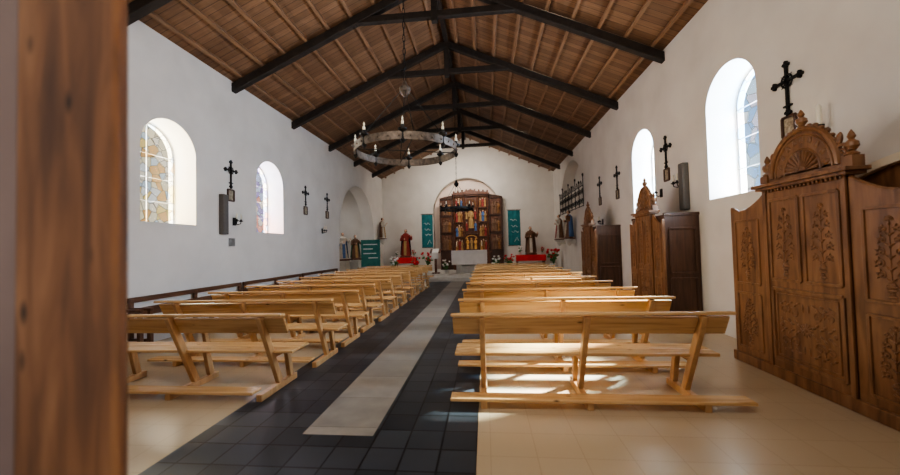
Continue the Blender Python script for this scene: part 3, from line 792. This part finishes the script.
B().cyl((-0.3, 0, 0), (-0.3, 0, 0.8), 0.015).cyl((0.3, 0, 0), (0.3, 0, 0.8), 0.015).box((-0.4, -0.2, 0), (-0.2, 0.2, 0.02)).box((0.2, -0.2, 0), (0.4, 0.2, 0.02)).done('stand', METAL, e)

# ------------------------------------------------------------ altarpiece
e = empty('altarpiece', (-0.72, 19.62, 0.3), 'carved reddish wooden triptych altarpiece with relief figures', 'altarpiece')
def relief(b, x, z, y, h, mi=0, hm=2):
    b.lathe([(0.13*h, 0), (0.11*h, 0.3*h), (0.085*h, 0.6*h), (0.11*h, 0.76*h), (0.04*h, 0.84*h)], (x, y, z), 10, sy=0.5, mi=mi)
    b.sph((x, y, z+0.92*h), (0.065*h, 0.05*h, 0.08*h), 8, mi=hm)
    for sg in (-1, 1): b.tube([(x+sg*0.09*h, y, z+0.72*h), (x+sg*0.13*h, y-0.03, z+0.55*h), (x+sg*0.03*h, y-0.06*h, z+0.52*h)], 0.03*h, 6, mi=mi)
B().box((-1.0, -0.15, 0), (1.0, 0.3, 0.9)).box((-1.1, -0.2, 0.9), (1.1, 0.33, 0.98)).done('predella', RETWOOD, e, 0.01)
b = B(); b.box((-0.95, 0.15, 0.98), (0.95, 0.3, 4.1))
for x in (-0.92, -0.38, 0.38, 0.92):
    b.tube([(x, 0.08, 0.98), (x, 0.06, 1.2), (x, 0.08, 2.4), (x, 0.06, 2.6), (x, 0.08, 4.05)], [0.06, 0.04, 0.05, 0.035, 0.05], 8)
for z in (0.98, 1.75, 2.55, 3.35, 4.0):
    b.box((-0.95, 0.0, z), (-0.38, 0.16, z+0.06)); b.box((0.38, 0.0, z), (0.95, 0.16, z+0.06))
for z in (0.98, 1.95, 4.0): b.box((-0.4, 0.0, z), (0.4, 0.16, z+0.08))
b.box((-1.03, -0.08, 4.08), (1.03, 0.3, 4.16)); b.prism([(-1.0, 4.16), (1.0, 4.16), (0.85, 4.22), (0.4, 4.26), (0, 4.38), (-0.4, 4.26), (-0.85, 4.22)], 'y', 0.02, 0.2)
for k in range(9): b.sph((-0.92+0.23*k, 0.1, 4.24+0.1*(1-abs(k-4)/4)), (0.05, 0.05, 0.09), 8)
b.done('centre_frame', RETWOOD, e, 0.0)
b = B()
b.box((-0.34, 0.12, 2.05), (0.34, 0.15, 3.95), 4)
for q in range(3):
    r = 0.32-0.04*q
    b.tube([(-r, 0.09-0.02*q, 3.3)]+[(-r*math.cos(pi*i/10), 0.09-0.02*q, 3.45+(0.40-0.05*q)*math.sin(pi*i/10)) for i in range(11)]+[(r, 0.09-0.02*q, 3.3)], 0.016, 6, 0 if q % 2 else 4)
relief(b, 0, 2.25, 0.03, 1.15, 5, 2)
for x, z, mi in ((-0.24, 2.1, 1), (0.24, 2.1, 3), (-0.24, 2.75, 5), (0.24, 2.75, 1)): relief(b, x, z, 0.07, 0.5, mi, 2)
b.box((-0.34, 0.12, 1.08), (0.34, 0.15, 1.92), 4)
for x, mi in ((-0.22, 6), (0, 5), (0.22, 6)): relief(b, x, 1.1, 0.06, 0.62, mi, 6)  # gold figures, colour brightened to give the lower centre its warm glow
b.tube([(-0.3*math.cos(pi*i/10), 0.06, 1.65+0.2*math.sin(pi*i/10)) for i in range(11)], 0.025, 6, 6)
cm = [0, 1, 5, 3, 5, 0, 1, 5]; kk = 0
for x in (-0.65, 0.65):
    for z, hh in ((1.04, 0.68), (1.81, 0.70), (2.61, 0.70), (3.41, 0.56)):
        b.box((x-0.20, 0.12, z), (x+0.20, 0.15, z+hh), 4)
        b.tube([(x-0.19*math.cos(pi*i/8), 0.08, z+hh*0.80+0.11*math.sin(pi*i/8)) for i in range(9)], 0.014, 6, 0)
        for q in (-0.13, 0.0, 0.13):
            relief(b, x+q, z, 0.07, hh*(0.8 if q else 0.9), cm[kk % 8], 2); kk += 1
b.done('relief', [GOLD, R_['red'], SKIN, R_['blue'], RETWOOD, R_['gold'], GOLD2], e)
for sg in (-1, 1):
    b = B(); x0 = 0.97*sg; x1 = 1.72*sg; xa, xb = sorted((x0, x1))
    b.box((xa, 0.12, 0.98), (xb, 0.2, 3.95)); b.prism([(x0, 3.95), (x1, 3.95), ((x0+x1)/2+0.1*sg, 4.02), (x0, 4.1)], 'y', 0.12, 0.2)
    for z in (0.98, 1.95, 2.9, 3.86): b.box((xa, 0.05, z), (xb, 0.13, z+0.07))
    for x in (xa+0.035, xb-0.035): b.box((x-0.035, 0.05, 0.98), (x+0.035, 0.13, 3.93))
    b.box((xa, 0.12, 0.0), (xb, 0.2, 0.98))
    b.done('wing_panel', RETDARK, e, 0.005)
    b = B(); xm = (x0+x1)/2
    for z in (1.06, 2.03, 2.98):
        b.box((xa+0.09, 0.09, z), (xb-0.09, 0.12, z+0.84), 3)
        relief(b, xm-0.15, z+0.02, 0.06, 0.68, 1, 2); relief(b, xm+0.15, z+0.02, 0.06, 0.68, 0, 2); relief(b, xm, z+0.02, 0.05, 0.76, 1, 2)
    b.done('relief', [GOLD, R_['brown'], R_['brown'], RETWOOD], e)

e = empty('altar_table', (-0.75, 17.2, 0.3), 'tall stone altar table covered with a white cloth', 'altar')
B().box((-0.62, -0.25, 0), (-0.35, 0.25, 0.96)).box((0.35, -0.25, 0), (0.62, 0.25, 0.96)).box((-0.4, -0.15, 0), (0.4, 0.15, 0.96)).done('base', STONE, e, 0.01)
B().box((-0.80, -0.4, 0.96), (0.80, 0.4, 1.05)).done('tabletop', STONE, e, 0.01)
B().box((-0.82, -0.42, 1.05), (0.82, 0.42, 1.065)).box((-0.82, -0.43, 0.40), (0.82, -0.415, 1.065)).box((-0.835, -0.42, 0.5), (-0.82, 0.42, 1.065)).box((0.82, -0.42, 0.5), (0.835, 0.42, 1.065)).done('altar_cloth', WHITECLOTH, e)
for x in (-1.35, -0.15):
    e = empty('candlestick', (x, 17.2, 1.365), 'brass candlestick with white candle on altar', 'candlestick', 'altar candlesticks')
    B().lathe([(0.06, 0), (0.05, 0.02), (0.015, 0.05), (0.015, 0.16), (0.04, 0.18), (0.015, 0.19)], (0, 0, 0), 12).done('stem', GOLD2, e)
    B().lathe([(0.016, 0.19), (0.016, 0.42), (0.003, 0.45)], (0, 0, 0), 8).done('candle', CANDLE, e)
e = empty('lectern', (-2.35, 17.0, 0.3), 'wooden lectern with white cloth beside the altar', 'lectern')
B().box((-0.18, -0.18, 0), (0.18, 0.18, 0.05)).box((-0.05, -0.05, 0.05), (0.05, 0.05, 1.0)).done('stand', RETWOOD, e)
B().beam((0, -0.2, 0.98), (0, 0.2, 1.15), 0.5, 0.04).done('book_rest', RETWOOD, e)
B().beam((0, -0.22, 1.0), (0, 0.18, 1.17), 0.3, 0.015).box((-0.15, -0.235, 0.7), (0.15, -0.225, 1.0)).done('cloth', WHITECLOTH, e)

def flowers(x, y, z, s, mat, label):
    e = empty('potted_flowers', (x, y, z), label, 'flowers')
    B().lathe([(0.10*s, 0), (0.13*s, 0.12*s), (0.15*s, 0.22*s), (0.14*s, 0.23*s)], (0, 0, 0), 14).done('pot', STONE, e)
    b = B(); f = B()
    for k in range(16):
        a = random.uniform(0, 2*pi); r = random.uniform(0.02, 0.25)*s; zz = random.uniform(0.42, 0.8)*s
        p = (r*math.cos(a), r*math.sin(a), zz)
        b.tube([(0, 0, 0.2*s), (p[0]*0.4, p[1]*0.4, zz*0.6), p], 0.008*s, 5)
        b.sph((p[0]*0.8, p[1]*0.8, zz*0.75), (0.07*s, 0.05*s, 0.03*s), 6)
        f.sph(p, (0.055*s, 0.055*s, 0.045*s), 7)
    b.done('foliage', LEAF, e); f.done('blossoms', mat, e)
flowers(-1.80, 16.65, 0.3, 0.8, FLOWER_W, 'pot of white flowers beside the altar')
flowers(0.45, 17.0, 0.3, 1.0, FLOWER_W, 'pot of white flowers at the altar foot')
flowers(-3.1, 19.2, 0.3, 1.2, FLOWER_R, 'pot of red flowers near the banner')
flowers(1.22, 18.9, 0.3, 1.0, FLOWER_R, 'pot of red flowers near the teal banner')
flowers(-3.83, 19.2, 1.034, 0.5, FLOWER_R, 'small vase of red flowers on the red table')
flowers(1.82, 19.2, 1.034, 0.6, FLOWER_W, 'small vase of white flowers on the red table')
flowers(2.97, 19.2, 1.034, 0.5, FLOWER_R, 'small vase of red flowers beside statue')
flowers(-3.3, 16.8, 0.3, 1.0, FLOWER_R, 'pot of red flowers on the altar step')
flowers(-4.3, 16.9, 0.3, 1.1, FLOWER_W, 'pot of white flowers on the stone step')
flowers(-4.79, 19.2, 1.034, 0.45, FLOWER_W, 'small vase of white flowers on the red table')
flowers(3.35, 18.2, 0.3, 1.3, FLOWER_R, 'tall pot of red flowers by the wall')

# ------------------------------------------------------------ lights
def area(name, loc, target, sx, sy, power, col=(1, 1, 1)):
    l = bpy.data.lights.new(name, 'AREA'); l.shape = 'RECTANGLE'; l.size = sx; l.size_y = sy; l.energy = power; l.color = col
    o = bpy.data.objects.new(name, l); o.location = loc
    o.rotation_euler = (Vector(target)-Vector(loc)).to_track_quat('-Z', 'Y').to_euler()
    COL.objects.link(o); return o
for w in WL:
    yc = (w[0]+w[1])/2
    area('window_daylight', (XL-1.0, yc, (w[2]+w[3])/2), (XL, yc, (w[2]+w[3])/2), 2.4, 2.4, 560, (1.0, 0.985, 0.95))
for w in WR:
    yc = (w[0]+w[1])/2
    area('window_daylight', (XR+1.0, yc, (w[2]+w[3])/2), (XR, yc, (w[2]+w[3])/2), 2.6, 2.6, 1150, (1.0, 0.985, 0.96))
area('entrance_fill', (CX, 1.15, 4.4), (CX, 9, 2.6), 6.0, 1.6, 170, (1.0, 0.92, 0.82))  # added fill lamp high inside the front wall, no window behind it
area('chancel_fill', (CX, 17.2, 5.7), (CX, 20.3, 3.0), 3.0, 0.5, 130, (1.0, 0.93, 0.84))  # added fill lamp above the chancel, brightens the back wall and altarpiece
area('chapel_fill', (XL-1.3, 16.0, 4.6), (XL-1.0, 16.0, 0), 1.0, 2.5, 50, (0.97, 0.98, 1.0))  # added fill lamp under the chapel ceiling, not a real opening
sun = bpy.data.lights.new('sun', 'SUN'); sun.energy = 120; sun.angle = 0.08; sun.color = (1.0, 0.84, 0.60)
so = bpy.data.objects.new('sun', sun); so.rotation_euler = Vector((-3.2, -1.62, -2.9)).to_track_quat('-Z', 'Y').to_euler(); COL.objects.link(so)
w = bpy.data.worlds.new('World'); S.world = w; w.use_nodes = True
bg = w.node_tree.nodes['Background']; bg.inputs[0].default_value = (1.0, 0.95, 0.9, 1); bg.inputs[1].default_value = 0.7
try:
    S.view_settings.look = 'AgX - Medium High Contrast'
except Exception as ex:
    print('look', ex)

# ------------------------------------------------------------ camera
cam = bpy.data.cameras.new('camera'); co = bpy.data.objects.new('camera', cam); COL.objects.link(co)
cam.sensor_width = 36; cam.lens = 14.4; cam.clip_start = 0.05
th = math.atan(34.8/360); ph = math.atan(10.4/362); r = 0.025
R0 = Vector((math.cos(th), math.sin(th), 0)); F0 = Vector((-math.sin(th), math.cos(th), 0)); Z = Vector((0, 0, 1))
F = F0*math.cos(ph)+Z*math.sin(ph); U0 = Z*math.cos(ph)-F0*math.sin(ph)
R = R0*math.cos(r)-U0*math.sin(r); U = U0*math.cos(r)+R0*math.sin(r)
co.matrix_world = Matrix(((R.x, U.x, -F.x, 0), (R.y, U.y, -F.y, 0), (R.z, U.z, -F.z, 1.5), (0, 0, 0, 1)))
cam.dof.use_dof = True; cam.dof.focus_distance = 6.0; cam.dof.aperture_fstop = 0.9
S.camera = co
